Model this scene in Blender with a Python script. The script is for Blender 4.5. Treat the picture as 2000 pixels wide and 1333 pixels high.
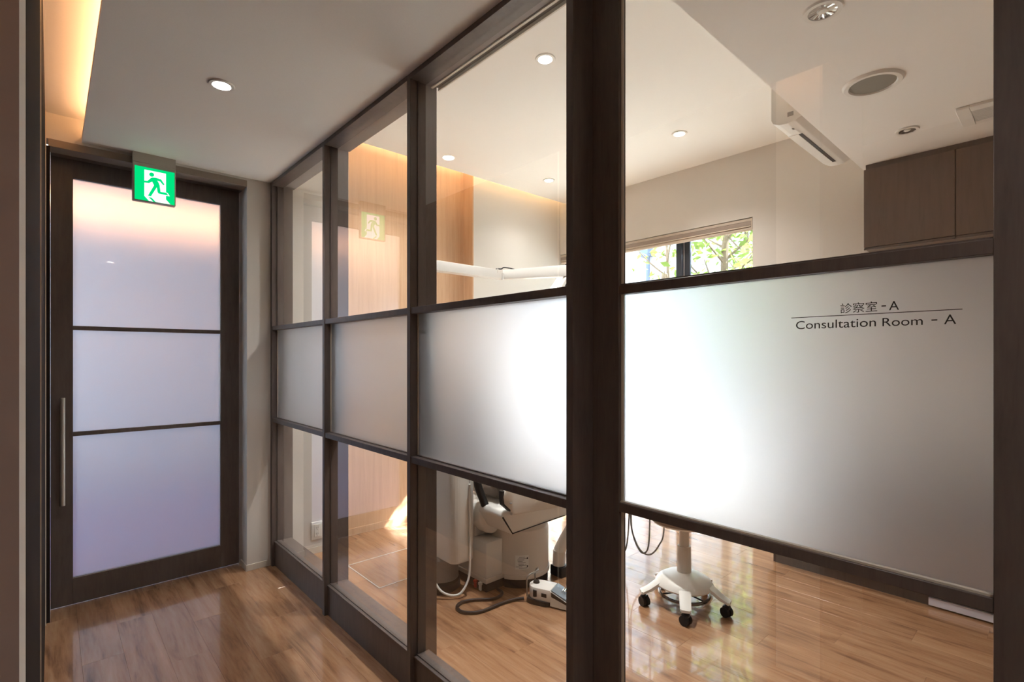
import bpy, bmesh, math, random
from mathutils import Vector, Matrix
PI = math.pi
random.seed(4)
for o in list(bpy.data.objects):
    bpy.data.objects.remove(o)
SC = bpy.context.scene
COL = bpy.context.collection

# ------------------------------------------------------------------ camera, world, sun, exposure
H = 1.335
cd = bpy.data.cameras.new('camera'); cam = bpy.data.objects.new('camera', cd); COL.objects.link(cam)
F_PX = 993.5
cd.sensor_width = 36.0; cd.lens = 36.0 * F_PX / 2000.0
cd.shift_y = 30.5 / 2000.0
cd.clip_start = 0.02
cam.location = (0, 0, H)
cam.rotation_euler = (PI / 2, 0, -math.atan(901.5 / 993.5))
SC.camera = cam
SC.view_settings.view_transform = 'Standard'
SC.view_settings.look = 'None'
SC.view_settings.exposure = 0.84
SC.view_settings.gamma = 1.0
SC.view_settings.use_curve_mapping = False
SC.cycles.use_denoising = True
SC.cycles.max_bounces = 14
SC.cycles.diffuse_bounces = 6
SC.cycles.glossy_bounces = 6
SC.cycles.transmission_bounces = 10
SC.cycles.transparent_max_bounces = 16
SC.cycles.sample_clamp_indirect = 8.0
SC.cycles.caustics_refractive = True
SC.cycles.blur_glossy = 0.5

W = bpy.data.worlds.new('sky'); SC.world = W; W.use_nodes = True
wn = W.node_tree.nodes; wl = W.node_tree.links
bg = wn['Background']
SKY = 5.2
bg.inputs['Color'].default_value = (0.80, 0.90, 1.0, 1)
bg.inputs['Strength'].default_value = SKY

sd = bpy.data.lights.new('sun', 'SUN'); sun = bpy.data.objects.new('sun', sd); COL.objects.link(sun)
sd.energy = 36.0; sd.angle = 0.009; sd.color = (1.0, 0.97, 0.92)
sun.location = (9, -2, 8)
sun.rotation_euler = Vector((-1.8, 1.17, -2.08)).to_track_quat('-Z', 'Y').to_euler()


def portal(name, loc, rot, sx, sy):
    l = bpy.data.lights.new(name, 'AREA'); l.shape = 'RECTANGLE'; l.size = sx; l.size_y = sy
    l.cycles.is_portal = True
    o = bpy.data.objects.new(name, l); COL.objects.link(o); o.location = loc; o.rotation_euler = rot
    return o


portal('window_portal', (3.99, 2.54, 1.2), (0, PI / 2, 0), 2.4, 2.0)
portal('anteroom_portal', (-1.32, 5.2, 1.45), (0, -PI / 2, 0), 1.15, 1.7)


# ------------------------------------------------------------------ helpers
def link(o, parent=None):
    COL.objects.link(o)
    if parent is not None:
        o.parent = parent
        o.matrix_parent_inverse = parent.matrix_world.inverted()
    return o


def add_box(bm, x0, x1, y0, y1, z0, z1, bev=0.0, seg=1):
    vs = [bm.verts.new((x, y, z)) for x in (x0, x1) for y in (y0, y1) for z in (z0, z1)]
    q = [(0, 1, 3, 2), (4, 6, 7, 5), (0, 4, 5, 1), (2, 3, 7, 6), (0, 2, 6, 4), (1, 5, 7, 3)]
    fs = [bm.faces.new([vs[i] for i in f]) for f in q]
    if bev > 0:
        es = list({e for f in fs for e in f.edges})
        bmesh.ops.bevel(bm, geom=es, offset=bev, segments=seg, affect='EDGES', profile=0.5)


def add_prism(bm, pts, axis, a, b, bev=0.0, seg=2):
    """closed outline pts (2D) extruded from a to b along axis"""
    def mk(p, t):
        return {'x': (t, p[0], p[1]), 'y': (p[0], t, p[1]), 'z': (p[0], p[1], t)}[axis]
    A = [bm.verts.new(mk(p, a)) for p in pts]; B = [bm.verts.new(mk(p, b)) for p in pts]
    n = len(pts)
    fs = [bm.faces.new(A), bm.faces.new(B[::-1])]
    for i in range(n):
        fs.append(bm.faces.new((A[i], B[i], B[(i + 1) % n], A[(i + 1) % n])))
    bmesh.ops.recalc_face_normals(bm, faces=fs)
    if bev > 0:
        es = list({e for f in fs for e in f.edges})
        bmesh.ops.bevel(bm, geom=es, offset=bev, segments=seg, affect='EDGES', profile=0.5)


def rrect(x0, x1, y0, y1, r, n=6):
    pts = []
    for cx, cy, a0 in ((x1 - r, y1 - r, 0), (x0 + r, y1 - r, PI / 2), (x0 + r, y0 + r, PI), (x1 - r, y0 + r, 1.5 * PI)):
        for i in range(n + 1):
            a = a0 + PI / 2 * i / n
            pts.append((cx + r * math.cos(a), cy + r * math.sin(a)))
    return pts


def add_lathe(bm, prof, c, n=32, M=None):
    """prof: (r,z) list revolved about z at c"""
    rings = []
    for r, z in prof:
        if r < 1e-6:
            rings.append([bm.verts.new((c[0], c[1], c[2] + z))])
        else:
            rings.append([bm.verts.new((c[0] + r * math.cos(2 * PI * i / n), c[1] + r * math.sin(2 * PI * i / n), c[2] + z)) for i in range(n)])
    fs = []
    for a, b in zip(rings, rings[1:]):
        for i in range(n):
            j = (i + 1) % n
            if len(a) == 1 and len(b) == 1:
                continue
            if len(a) == 1:
                fs.append(bm.faces.new((a[0], b[i], b[j])))
            elif len(b) == 1:
                fs.append(bm.faces.new((a[i], a[j], b[0])))
            else:
                fs.append(bm.faces.new((a[i], a[j], b[j], b[i])))
    bmesh.ops.recalc_face_normals(bm, faces=fs)
    return fs


def smooth_path(pts, n=8):
    P = [Vector(p) for p in pts]; out = []
    for i in range(len(P) - 1):
        p0 = P[max(i - 1, 0)]; p1 = P[i]; p2 = P[i + 1]; p3 = P[min(i + 2, len(P) - 1)]
        for k in range(n):
            t = k / n
            out.append(0.5 * ((2 * p1) + (p2 - p0) * t + (2 * p0 - 5 * p1 + 4 * p2 - p3) * t * t + (3 * p1 - p0 - 3 * p2 + p3) * t ** 3))
    out.append(P[-1])
    return out


def add_tube(bm, pts, r, n=8, closed=False, rads=None):
    P = [Vector(p) for p in pts]; m = len(P); rings = []
    up = Vector((0, 0, 1)); prev = None
    for i, p in enumerate(P):
        if closed:
            t = (P[(i + 1) % m] - P[i - 1]).normalized()
        else:
            t = (P[min(i + 1, m - 1)] - P[max(i - 1, 0)]).normalized()
        if prev is None:
            u = t.cross(up)
            if u.length < 0.05:
                u = t.cross(Vector((1, 0, 0)))
            u.normalize()
        else:
            u = (prev - t * prev.dot(t)).normalized()
        prev = u; v = t.cross(u); rr = rads[i] if rads else r
        rings.append([bm.verts.new(p + (u * math.cos(2 * PI * k / n) + v * math.sin(2 * PI * k / n)) * rr) for k in range(n)])
    fs = []
    for i in range(m if closed else m - 1):
        a = rings[i]; b = rings[(i + 1) % m]
        for k in range(n):
            fs.append(bm.faces.new((a[k], a[(k + 1) % n], b[(k + 1) % n], b[k])))
    if not closed:
        fs.append(bm.faces.new(rings[0][::-1])); fs.append(bm.faces.new(rings[-1]))
    bmesh.ops.recalc_face_normals(bm, faces=fs)


def finish(bm, name, mat, parent=None, smooth=False, ang=35):
    me = bpy.data.meshes.new(name); bm.to_mesh(me); bm.free()
    me.materials.append(mat)
    if smooth:
        for p in me.polygons:
            p.use_smooth = True
        me.set_sharp_from_angle(angle=math.radians(ang))
    o = bpy.data.objects.new(name, me)
    return link(o, parent)


def box(name, x0, x1, y0, y1, z0, z1, mat, parent=None, bev=0.0, seg=1):
    bm = bmesh.new(); add_box(bm, x0, x1, y0, y1, z0, z1, bev, seg)
    return finish(bm, name, mat, parent, smooth=bev > 0, ang=40)


def tube(name, pts, r, mat, parent=None, n=8, closed=False, rads=None):
    bm = bmesh.new(); add_tube(bm, pts, r, n, closed, rads)
    return finish(bm, name, mat, parent, True, 50)


def lathe(name, prof, c, mat, parent=None, n=32):
    bm = bmesh.new(); add_lathe(bm, prof, c, n)
    return finish(bm, name, mat, parent, True, 35)


def prism(name, pts, axis, a, b, mat, parent=None, bev=0.0, seg=2):
    bm = bmesh.new(); add_prism(bm, pts, axis, a, b, bev, seg)
    return finish(bm, name, mat, parent, True, 35)


def tag(o, label, cat, group=None, kind=None):
    o['label'] = label; o['category'] = cat
    if group: o['group'] = group
    if kind: o['kind'] = kind
    return o


def thing(name, label, cat, loc=(0, 0, 0), group=None, kind=None, rz=0.0):
    o = bpy.data.objects.new(name, None); COL.objects.link(o)
    o.location = loc; o.rotation_euler = (0, 0, rz); o.empty_display_size = 0.1
    bpy.context.view_layer.update()
    return tag(o, label, cat, group, kind)


# ------------------------------------------------------------------ materials
def mat(name, col, rough=0.5, metal=0.0, spec=0.5, coat=0.0, emis=None, estr=0.0):
    m = bpy.data.materials.new(name); m.use_nodes = True
    b = m.node_tree.nodes['Principled BSDF']
    b.inputs['Base Color'].default_value = (*col, 1); b.inputs['Roughness'].default_value = rough
    b.inputs['Metallic'].default_value = metal; b.inputs['Specular IOR Level'].default_value = spec
    b.inputs['Coat Weight'].default_value = coat
    if emis:
        b.inputs['Emission Color'].default_value = (*emis, 1); b.inputs['Emission Strength'].default_value = estr
    return m


def nodes(m):
    return m.node_tree.nodes, m.node_tree.links, m.node_tree.nodes['Principled BSDF']


def noise_mat(name, col, var=0.06, scale=40.0, rough=0.8, bump=0.05, spec=0.4, stretch=(1, 1, 1)):
    """even coat of paint or cloth with a faint mottling and relief"""
    m = mat(name, col, rough, spec=spec); N, L, b = nodes(m)
    tc = N.new('ShaderNodeTexCoord'); mp = N.new('ShaderNodeMapping'); mp.inputs['Scale'].default_value = stretch
    nz = N.new('ShaderNodeTexNoise'); nz.inputs['Scale'].default_value = scale; nz.inputs['Detail'].default_value = 5
    rp = N.new('ShaderNodeValToRGB')
    rp.color_ramp.elements[0].color = (*[c * (1 - var) for c in col], 1)
    rp.color_ramp.elements[1].color = (*[min(1, c * (1 + var)) for c in col], 1)
    rp.color_ramp.elements[0].position = 0.3; rp.color_ramp.elements[1].position = 0.7
    L.new(tc.outputs['Object'], mp.inputs[0]); L.new(mp.outputs[0], nz.inputs['Vector'])
    L.new(nz.outputs['Fac'], rp.inputs[0]); L.new(rp.outputs[0], b.inputs['Base Color'])
    if bump:
        bp = N.new('ShaderNodeBump'); bp.inputs['Strength'].default_value = bump; bp.inputs['Distance'].default_value = 0.002
        L.new(nz.outputs['Fac'], bp.inputs['Height']); L.new(bp.outputs[0], b.inputs['Normal'])
    return m


def wood_mat(name, c_dark, c_mid, c_light, scale, stretch, rough=0.4, per_object=0.0, bump=0.03, coat=0.0, spec=0.5):
    m = mat(name, c_mid, rough, coat=coat, spec=spec); N, L, b = nodes(m)
    tc = N.new('ShaderNodeTexCoord'); oi = N.new('ShaderNodeObjectInfo')
    cmb = N.new('ShaderNodeCombineXYZ')
    mul = N.new('ShaderNodeMath'); mul.operation = 'MULTIPLY'; mul.inputs[1].default_value = 37.0
    L.new(oi.outputs['Random'], mul.inputs[0])
    for i in range(3):
        L.new(mul.outputs[0], cmb.inputs[i])
    add = N.new('ShaderNodeVectorMath'); add.operation = 'ADD'
    L.new(tc.outputs['Object'], add.inputs[0]); L.new(cmb.outputs[0], add.inputs[1])
    mp = N.new('ShaderNodeMapping'); mp.inputs['Scale'].default_value = stretch
    L.new(add.outputs[0], mp.inputs[0])
    n1 = N.new('ShaderNodeTexNoise'); n1.inputs['Scale'].default_value = scale; n1.inputs['Detail'].default_value = 7
    n1.inputs['Roughness'].default_value = 0.62; n1.inputs['Distortion'].default_value = 0.6
    n2 = N.new('ShaderNodeTexNoise'); n2.inputs['Scale'].default_value = scale * 5.5; n2.inputs['Detail'].default_value = 4
    L.new(mp.outputs[0], n1.inputs['Vector']); L.new(mp.outputs[0], n2.inputs['Vector'])
    mx = N.new('ShaderNodeMath'); mx.operation = 'MULTIPLY_ADD'; mx.inputs[1].default_value = 0.3
    L.new(n2.outputs['Fac'], mx.inputs[0]); L.new(n1.outputs['Fac'], mx.inputs[2])
    rp = N.new('ShaderNodeValToRGB'); e = rp.color_ramp.elements
    e[0].color = (*c_dark, 1); e[0].position = 0.42; e[1].color = (*c_light, 1); e[1].position = 0.86
    k = e.new(0.6); k.color = (*c_mid, 1)
    L.new(mx.outputs[0], rp.inputs[0])
    out = rp.outputs[0]
    if per_object:
        hs = N.new('ShaderNodeHueSaturation')
        mr = N.new('ShaderNodeMapRange'); mr.inputs['To Min'].default_value = 1 - per_object; mr.inputs['To Max'].default_value = 1 + per_object
        L.new(oi.outputs['Random'], mr.inputs['Value']); L.new(mr.outputs[0], hs.inputs['Value']); L.new(out, hs.inputs['Color'])
        out = hs.outputs[0]
    L.new(out, b.inputs['Base Color'])
    if bump:
        bp = N.new('ShaderNodeBump'); bp.inputs['Strength'].default_value = bump; bp.inputs['Distance'].default_value = 0.001
        L.new(mx.outputs[0], bp.inputs['Height']); L.new(bp.outputs[0], b.inputs['Normal'])
    return m


def schlick(N, L, f0):
    lw = N.new('ShaderNodeLayerWeight'); lw.inputs['Blend'].default_value = 0.5
    ge = N.new('ShaderNodeNewGeometry')
    p = N.new('ShaderNodeMath'); p.operation = 'POWER'; p.inputs[1].default_value = 3.0
    L.new(lw.outputs['Facing'], p.inputs[0])
    ma = N.new('ShaderNodeMath'); ma.operation = 'MULTIPLY_ADD'; ma.inputs[1].default_value = 1 - f0; ma.inputs[2].default_value = f0
    L.new(p.outputs[0], ma.inputs[0])
    fr = N.new('ShaderNodeMath'); fr.operation = 'SUBTRACT'; fr.inputs[0].default_value = 1.0
    L.new(ge.outputs['Backfacing'], fr.inputs[1])
    mm = N.new('ShaderNodeMath'); mm.operation = 'MULTIPLY'
    L.new(ma.outputs[0], mm.inputs[0]); L.new(fr.outputs[0], mm.inputs[1])
    return mm.outputs[0]


def clear_glass(name, tint=(0.985, 0.99, 0.985), f0=0.09):
    m = bpy.data.materials.new(name); m.use_nodes = True; N = m.node_tree.nodes; L = m.node_tree.links; N.clear()
    o = N.new('ShaderNodeOutputMaterial'); t = N.new('ShaderNodeBsdfTransparent'); t.inputs[0].default_value = (*tint, 1)
    g = N.new('ShaderNodeBsdfGlossy'); g.inputs['Roughness'].default_value = 0.0; g.inputs[0].default_value = (1, 1, 1, 1)
    mx = N.new('ShaderNodeMixShader'); L.new(schlick(N, L, f0), mx.inputs[0]); L.new(t.outputs[0], mx.inputs[1]); L.new(g.outputs[0], mx.inputs[2])
    L.new(mx.outputs[0], o.inputs[0])
    return m


def frosted_glass(name, tint=(0.93, 0.95, 0.96), rough=0.8, trans=0.08, f0=0.035, groughness=0.03):
    """etched film: light goes through scattered, the glass face stays glossy"""
    m = bpy.data.materials.new(name); m.use_nodes = True; N = m.node_tree.nodes; L = m.node_tree.links; N.clear()
    o = N.new('ShaderNodeOutputMaterial')
    r = N.new('ShaderNodeBsdfRefraction'); r.inputs['Color'].default_value = (*tint, 1); r.inputs['Roughness'].default_value = rough; r.inputs['IOR'].default_value = 1.3
    t = N.new('ShaderNodeBsdfTranslucent'); t.inputs[0].default_value = (*tint, 1)
    m1 = N.new('ShaderNodeMixShader'); m1.inputs[0].default_value = trans
    L.new(r.outputs[0], m1.inputs[1]); L.new(t.outputs[0], m1.inputs[2])
    g = N.new('ShaderNodeBsdfGlossy'); g.inputs['Roughness'].default_value = groughness
    mx = N.new('ShaderNodeMixShader'); L.new(schlick(N, L, f0), mx.inputs[0]); L.new(m1.outputs[0], mx.inputs[1]); L.new(g.outputs[0], mx.inputs[2])
    L.new(mx.outputs[0], o.inputs[0])
    return m


def emit(name, col, s):
    m = bpy.data.materials.new(name); m.use_nodes = True; N = m.node_tree.nodes; L = m.node_tree.links; N.clear()
    o = N.new('ShaderNodeOutputMaterial'); e = N.new('ShaderNodeEmission'); e.inputs[0].default_value = (*col, 1); e.inputs[1].default_value = s
    L.new(e.outputs[0], o.inputs[0])
    return m


def srgb(r, g, b):
    f = lambda c: ((c / 255 + 0.055) / 1.055) ** 2.4 if c > 10 else c / 255 / 12.92
    return (f(r), f(g), f(b))


M_WALL = noise_mat('wallpaper_cream', srgb(218, 212, 204), 0.02, 220, 0.85, 0.10)
M_CEIL = noise_mat('ceiling_paper', srgb(243, 241, 236), 0.015, 200, 0.9, 0.06)
M_PLANK = wood_mat('floor_oak', srgb(116, 82, 58), srgb(159, 118, 86), srgb(182, 142, 108), 3.2, (5.5, 0.5, 1), 0.24, per_object=0.06, bump=0.02, spec=0.5, coat=0.7)
M_WOODWALL = wood_mat('wall_oak', srgb(196, 158, 124), srgb(206, 170, 136), srgb(214, 180, 148), 5.0, (9, 9, 0.35), 0.5, bump=0.01)
M_FRAME = wood_mat('dark_stained_frame', srgb(92, 82, 77), srgb(101, 90, 85), srgb(109, 98, 92), 6.0, (8, 8, 1.0), 0.42, bump=0.015)
M_CAB = wood_mat('brown_laminate', srgb(102, 86, 76), srgb(110, 94, 84), srgb(116, 100, 90), 6.0, (8, 8, 0.8), 0.5, bump=0.01)
M_GLASS = clear_glass('clear_glass')
M_WINGLASS = clear_glass('window_glass', (0.89, 0.91, 0.92))
M_FROST = frosted_glass('frosted_film_glass', (0.88, 0.89, 0.915), 0.64, 0.08, 0.035, 0.35)
M_DOORFROST = frosted_glass('frosted_door_glass', (0.82, 0.86, 0.90), 0.5, 0.15)
M_WHITE = noise_mat('white_enamel', srgb(232, 230, 224), 0.01, 30, 0.32, 0.0)
M_WHITEPL = noise_mat('white_plastic', srgb(236, 234, 228), 0.01, 30, 0.42, 0.0)
M_BEIGEPL = noise_mat('beige_plastic', srgb(220, 213, 203), 0.015, 30, 0.42, 0.0)
M_GREYPL = noise_mat('grey_plastic', srgb(150, 145, 140), 0.02, 40, 0.45, 0.0)
M_BLACK = noise_mat('black_rubber', srgb(34, 32, 31), 0.1, 60, 0.5, 0.02)
M_VINYL = noise_mat('taupe_vinyl', srgb(132, 118, 106), 0.03, 120, 0.45, 0.05)
M_STEEL = noise_mat('brushed_steel', srgb(205, 198, 188), 0.04, 120, 0.3, 0.0, stretch=(1, 1, 0.05)); nodes(M_STEEL)[2].inputs['Metallic'].default_value = 0.45
M_CHROME = mat('chrome', (0.75, 0.75, 0.74), 0.1, 1.0)
M_ALU = noise_mat('aluminium', srgb(190, 190, 192), 0.03, 80, 0.35, 0.0); nodes(M_ALU)[2].inputs['Metallic'].default_value = 0.8
M_SILVERLINE = mat('cream_track', srgb(214, 204, 188), 0.4)
M_SLOT = mat('track_slot', srgb(96, 86, 70), 0.6)
M_DARKMETAL = noise_mat('dark_window_metal', srgb(58, 66, 78), 0.03, 60, 0.4, 0.0)
M_CORD = noise_mat('brown_hose', srgb(46, 34, 28), 0.1, 90, 0.5, 0.0)
M_HOSE = noise_mat('grey_hose', srgb(138, 138, 132), 0.05, 60, 0.45, 0.0)
M_INK = mat('dark_lettering', srgb(44, 38, 36), 0.6)
M_BLIND = noise_mat('beige_blind_cloth', srgb(206, 192, 176), 0.03, 300, 0.8, 0.05)
M_BLINDB = noise_mat('taupe_blind_case', srgb(160, 144, 132), 0.02, 60, 0.5, 0.0)
M_LED = emit('warm_led_tape', (1.0, 0.5, 0.2), 6.0)
M_LAMP = emit('lamp_face', (1.0, 0.95, 0.88), 30.0)
M_GREEN = emit('exit_green', srgb(0, 196, 110), 0.8)
M_EXWHITE = emit('exit_white', srgb(226, 226, 240), 0.95)
M_REFLECT = mat('lamp_reflector', (0.62, 0.62, 0.6), 0.12, 1.0)
M_MESHGREY = noise_mat('grey_speaker_mesh', srgb(140, 138, 128), 0.08, 900, 0.6, 0.2)
M_OUTWALL = noise_mat('white_render', srgb(214, 216, 222), 0.03, 60, 0.9, 0.1)
M_OUTBLUE = noise_mat('blue_grey_siding', srgb(150, 165, 190), 0.03, 30, 0.8, 0.0)
M_GROUND = noise_mat('pale_paving', srgb(196, 194, 188), 0.06, 12, 0.9, 0.1)
M_PIPE = noise_mat('grey_pipe', srgb(96, 112, 138), 0.03, 30, 0.5, 0.0)
M_BARK = noise_mat('pale_bark', srgb(120, 106, 90), 0.15, 40, 0.8, 0.2)
M_RED = mat('red_plastic', srgb(190, 50, 34), 0.4)
M_PEDAL = noise_mat('blue_grey_pedal', srgb(120, 134, 144), 0.03, 60, 0.4, 0.0)
M_LAVENDER = noise_mat('lavender_tile', srgb(136, 124, 158), 0.03, 20, 0.4, 0.0)
M_LINTEL = noise_mat('shaded_lintel', srgb(150, 136, 122), 0.02, 60, 0.6, 0.0)  # shade on the cream lintel is put into this darker colour
M_DARKCHROME = mat('dark_chrome', (0.22, 0.20, 0.19), 0.15, 1.0)
M_FRAMEMATTE = noise_mat('dark_matte_board', srgb(44, 36, 32), 0.03, 40, 0.85, 0.0, spec=0.1)
M_HOUSING = noise_mat('warm_grey_housing', srgb(186, 176, 166), 0.02, 40, 0.5, 0.0)
M_PANEL = noise_mat('brown_grey_panel', srgb(166, 152, 148), 0.03, 30, 0.6, 0.0)
M_BAR = noise_mat('pale_bar', srgb(222, 220, 232), 0.01, 40, 0.45, 0.0)
M_WIRE = mat('grey_wire', srgb(150, 143, 134), 0.35, 0.7)
M_COOLWALL = noise_mat('cool_white_wall', srgb(206, 213, 220), 0.01, 60, 0.85, 0.0)
M_DRAWN = mat('printed_grey', srgb(110, 106, 102), 0.6)

m = mat('leaf_green', srgb(96, 118, 52), 0.6); N, L, b = nodes(m)
tr = N.new('ShaderNodeBsdfTranslucent'); tr.inputs[0].default_value = (*srgb(132, 156, 74), 1)
mx = N.new('ShaderNodeMixShader'); mx.inputs[0].default_value = 0.55
L.new(b.outputs[0], mx.inputs[1]); L.new(tr.outputs[0], mx.inputs[2]); L.new(mx.outputs[0], N['Material Output'].inputs[0])
M_LEAF = m

# ------------------------------------------------------------------ measures
ZC = 2.445      # corridor and lowered ceiling
ZR = 2.86       # clinic ceiling
XG = 1.078      # glass of the fixed partition
YD = 3.60       # corridor face of end door
XW = 3.823      # window wall
YE = 3.45       # end wall

# ------------------------------------------------------------------ floor of planks
fl = box('floor', -1.2, 3.95, -4.6, 3.74, -0.06, -0.010, M_PLANK)
tag(fl, 'oak-look plank floor running through corridor and clinic', 'floor', kind='structure')
bm = bmesh.new(); PWD = 0.1445; PLN = 0.909
add_box(bm, 0.00015, PWD - 0.00015, 0.00015, PLN - 0.00015, -0.010, 0.0, 0.0005)
pme = bpy.data.meshes.new('plank'); bm.to_mesh(pme); bm.free(); pme.materials.append(M_PLANK)
k0 = int(math.floor((-0.10 - 0.39) / PWD))
for k in range(k0, 24):
    x = 0.39 + k * PWD
    off = (k * 0.37 % 1.0) * PLN
    y = -1.0 + off - PLN
    while y < 3.62:
        if y + PLN > -0.5 and y + PLN < 3.74 + PLN:
            o = bpy.data.objects.new('plank', pme); o.location = (x, y, 0); link(o, fl)
        y += PLN
fl2 = box('floor_back', -1.3, 3.95, -4.6, -0.5, -0.060, -0.0005, M_PLANK)
box('floor_niche', -1.3, -0.185, -0.5, 1.27, -0.06, -0.0005, M_PLANK, fl2)
tag(fl2, 'plank floor of the corridor behind the viewpoint', 'floor', kind='structure')

# ------------------------------------------------------------------ ceilings
o = box('ceiling', 0.12, 1.05, -4.6, YE + 0.17, ZC, ZC + 0.03, M_CEIL)
tag(o, 'cream corridor ceiling with a cove slot along its left edge', 'ceiling', kind='structure')
o = box('ceiling_cove', -1.2, 0.42, -4.6, YE, 2.56, 2.60, M_CEIL)
tag(o, 'raised cove ceiling glowing orange over the corridor edge', 'ceiling', kind='structure')
box('cove_back', 0.40, 0.42, -4.6, YE, ZC + 0.03, 2.56, M_CEIL, o)
o = box('ceiling_clinic', 1.05, XW + 0.1, 0.80, 3.40, ZR, ZR + 0.02, M_CEIL)
tag(o, 'pale clinic ceiling with warm light slot at the end wall', 'ceiling', kind='structure')
o = box('ceiling_slot', 1.05, XW + 0.1, 3.0, 3.80, 3.02, 3.06, M_CEIL)
tag(o, 'top of the light slot above the clinic ceiling', 'ceiling', kind='structure')
o = box('ceiling_soffit', 1.175, XW, -1.3, 0.837, ZC, ZR + 0.02, M_CEIL)
tag(o, 'lowered cream ceiling block over the cabinets', 'ceiling', kind='structure')

# ------------------------------------------------------------------ walls
o = box('wall_left', -0.30, -0.141, 0.69, YE + 0.2, 0.0, 2.56, M_WALL)
tag(o, 'cream left wall of the corridor seen edge-on', 'wall', kind='structure')
o = box('wall_left_return', -1.2, -0.30, 1.15, 1.27, 0.0, 2.56, M_WALL)
tag(o, 'cream wall return closing the left niche', 'wall', kind='structure')
o = box('wall_left_back', -1.3, -1.2, -4.6, 1.27, 0.0, 2.60, M_WALL)
tag(o, 'cream left wall behind the viewpoint', 'wall', kind='structure')
o = box('wall_back', -1.3, 1.2, -4.7, -4.6, 0.0, 2.60, M_WALL)
tag(o, 'cream corridor wall behind the viewpoint', 'wall', kind='structure')
o = box('wall_right_back', 1.05, 1.175, -4.6, -0.02, 0.0, ZR + 0.1, M_WALL)
tag(o, 'cream corridor wall right of the viewpoint', 'wall', kind='structure')
o = box('wall_over_partition', 1.05, 1.175, -0.02, YE, ZC, 3.04, M_WALL)
tag(o, 'cream wall strip above the glass partition', 'wall', kind='structure')
# end wall with door opening
o = box('wall_end', 0.905, 1.52, YE, YE + 0.30, 0.0, 3.04, M_WALL)
tag(o, 'cream end wall pier between corridor door and wooden alcove', 'wall', kind='structure')
o = box('wall_over_door', -0.30, 0.905, YE, YE + 0.10, 2.43, 3.0, M_WALL)
tag(o, 'cream end wall strip above the sliding door', 'wall', kind='structure')
o = box('wall_alcove', 1.52, 2.704, 3.62, 3.74, 0.0, 3.04, M_WOODWALL)
tag(o, 'light oak veneer wall of the clinic alcove', 'wall', kind='structure')
o = box('wall_alcove_side', 2.704, 2.716, 3.487, 3.74, 0.0, 3.04, M_WOODWALL)
tag(o, 'narrow light oak return beside the cream end wall', 'wall', kind='structure')
o = box('wall_clinic_end', 2.716, XW + 0.12, 3.487, 3.74, 0.0, 3.04, M_WALL)
tag(o, 'cream clinic end wall under the warm light slot', 'wall', kind='structure')
# window wall around the opening
wy0, wy1, wz1 = 1.581, 3.487, 2.364
o = box('wall_window', XW, XW + 0.13, -1.3, wy0, 0.0, 3.04, M_WALL)
tag(o, 'cream clinic wall right of the tall window', 'wall', kind='structure')
o = box('wall_window_head', XW, XW + 0.13, wy0, 3.74, wz1, 3.04, M_WALL)
tag(o, 'cream clinic wall above the tall window', 'wall', kind='structure')
o = box('wall_clinic_back', 1.05, XW + 0.13, -1.4, -1.3, 0.0, ZR, M_WALL)
tag(o, 'cream clinic wall behind the cabinets', 'wall', kind='structure')
o = box('roof', -1.3, XW + 0.13, -4.7, 3.75, 3.06, 3.2, M_WALL)
tag(o, 'flat roof slab over corridor and clinic', 'roof', kind='structure')

# skirting boards
M_SKIRT = noise_mat('cream_skirting', srgb(214, 206, 192), 0.01, 60, 0.6, 0.0)
o = box('baseboard_end', 0.902, 1.045, YE - 0.006, YE, 0, 0.038, M_SKIRT, bev=0.001)
box('baseboard_return', 0.899, 0.905, YE - 0.006, YE + 0.12, 0, 0.038, M_SKIRT, o)
tag(o, 'low cream skirting at the corridor pier', 'baseboard', kind='structure')
o = box('baseboard_clinic', 1.18, 1.52, YE - 0.006, YE, 0, 0.045, M_SKIRT, bev=0.001)
tag(o, 'low cream skirting under the wall outlet', 'baseboard', kind='structure')
o = box('baseboard_alcove', 1.52, 2.704, 3.612, 3.62, 0, 0.05, M_WOODWALL, bev=0.001)
tag(o, 'oak skirting along the wooden alcove wall', 'baseboard', kind='structure')
o = box('baseboard_right', 2.716, XW, 3.480, 3.487, 0, 0.05, M_SKIRT, bev=0.001)
tag(o, 'cream skirting along the clinic end wall', 'baseboard', kind='structure')

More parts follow.
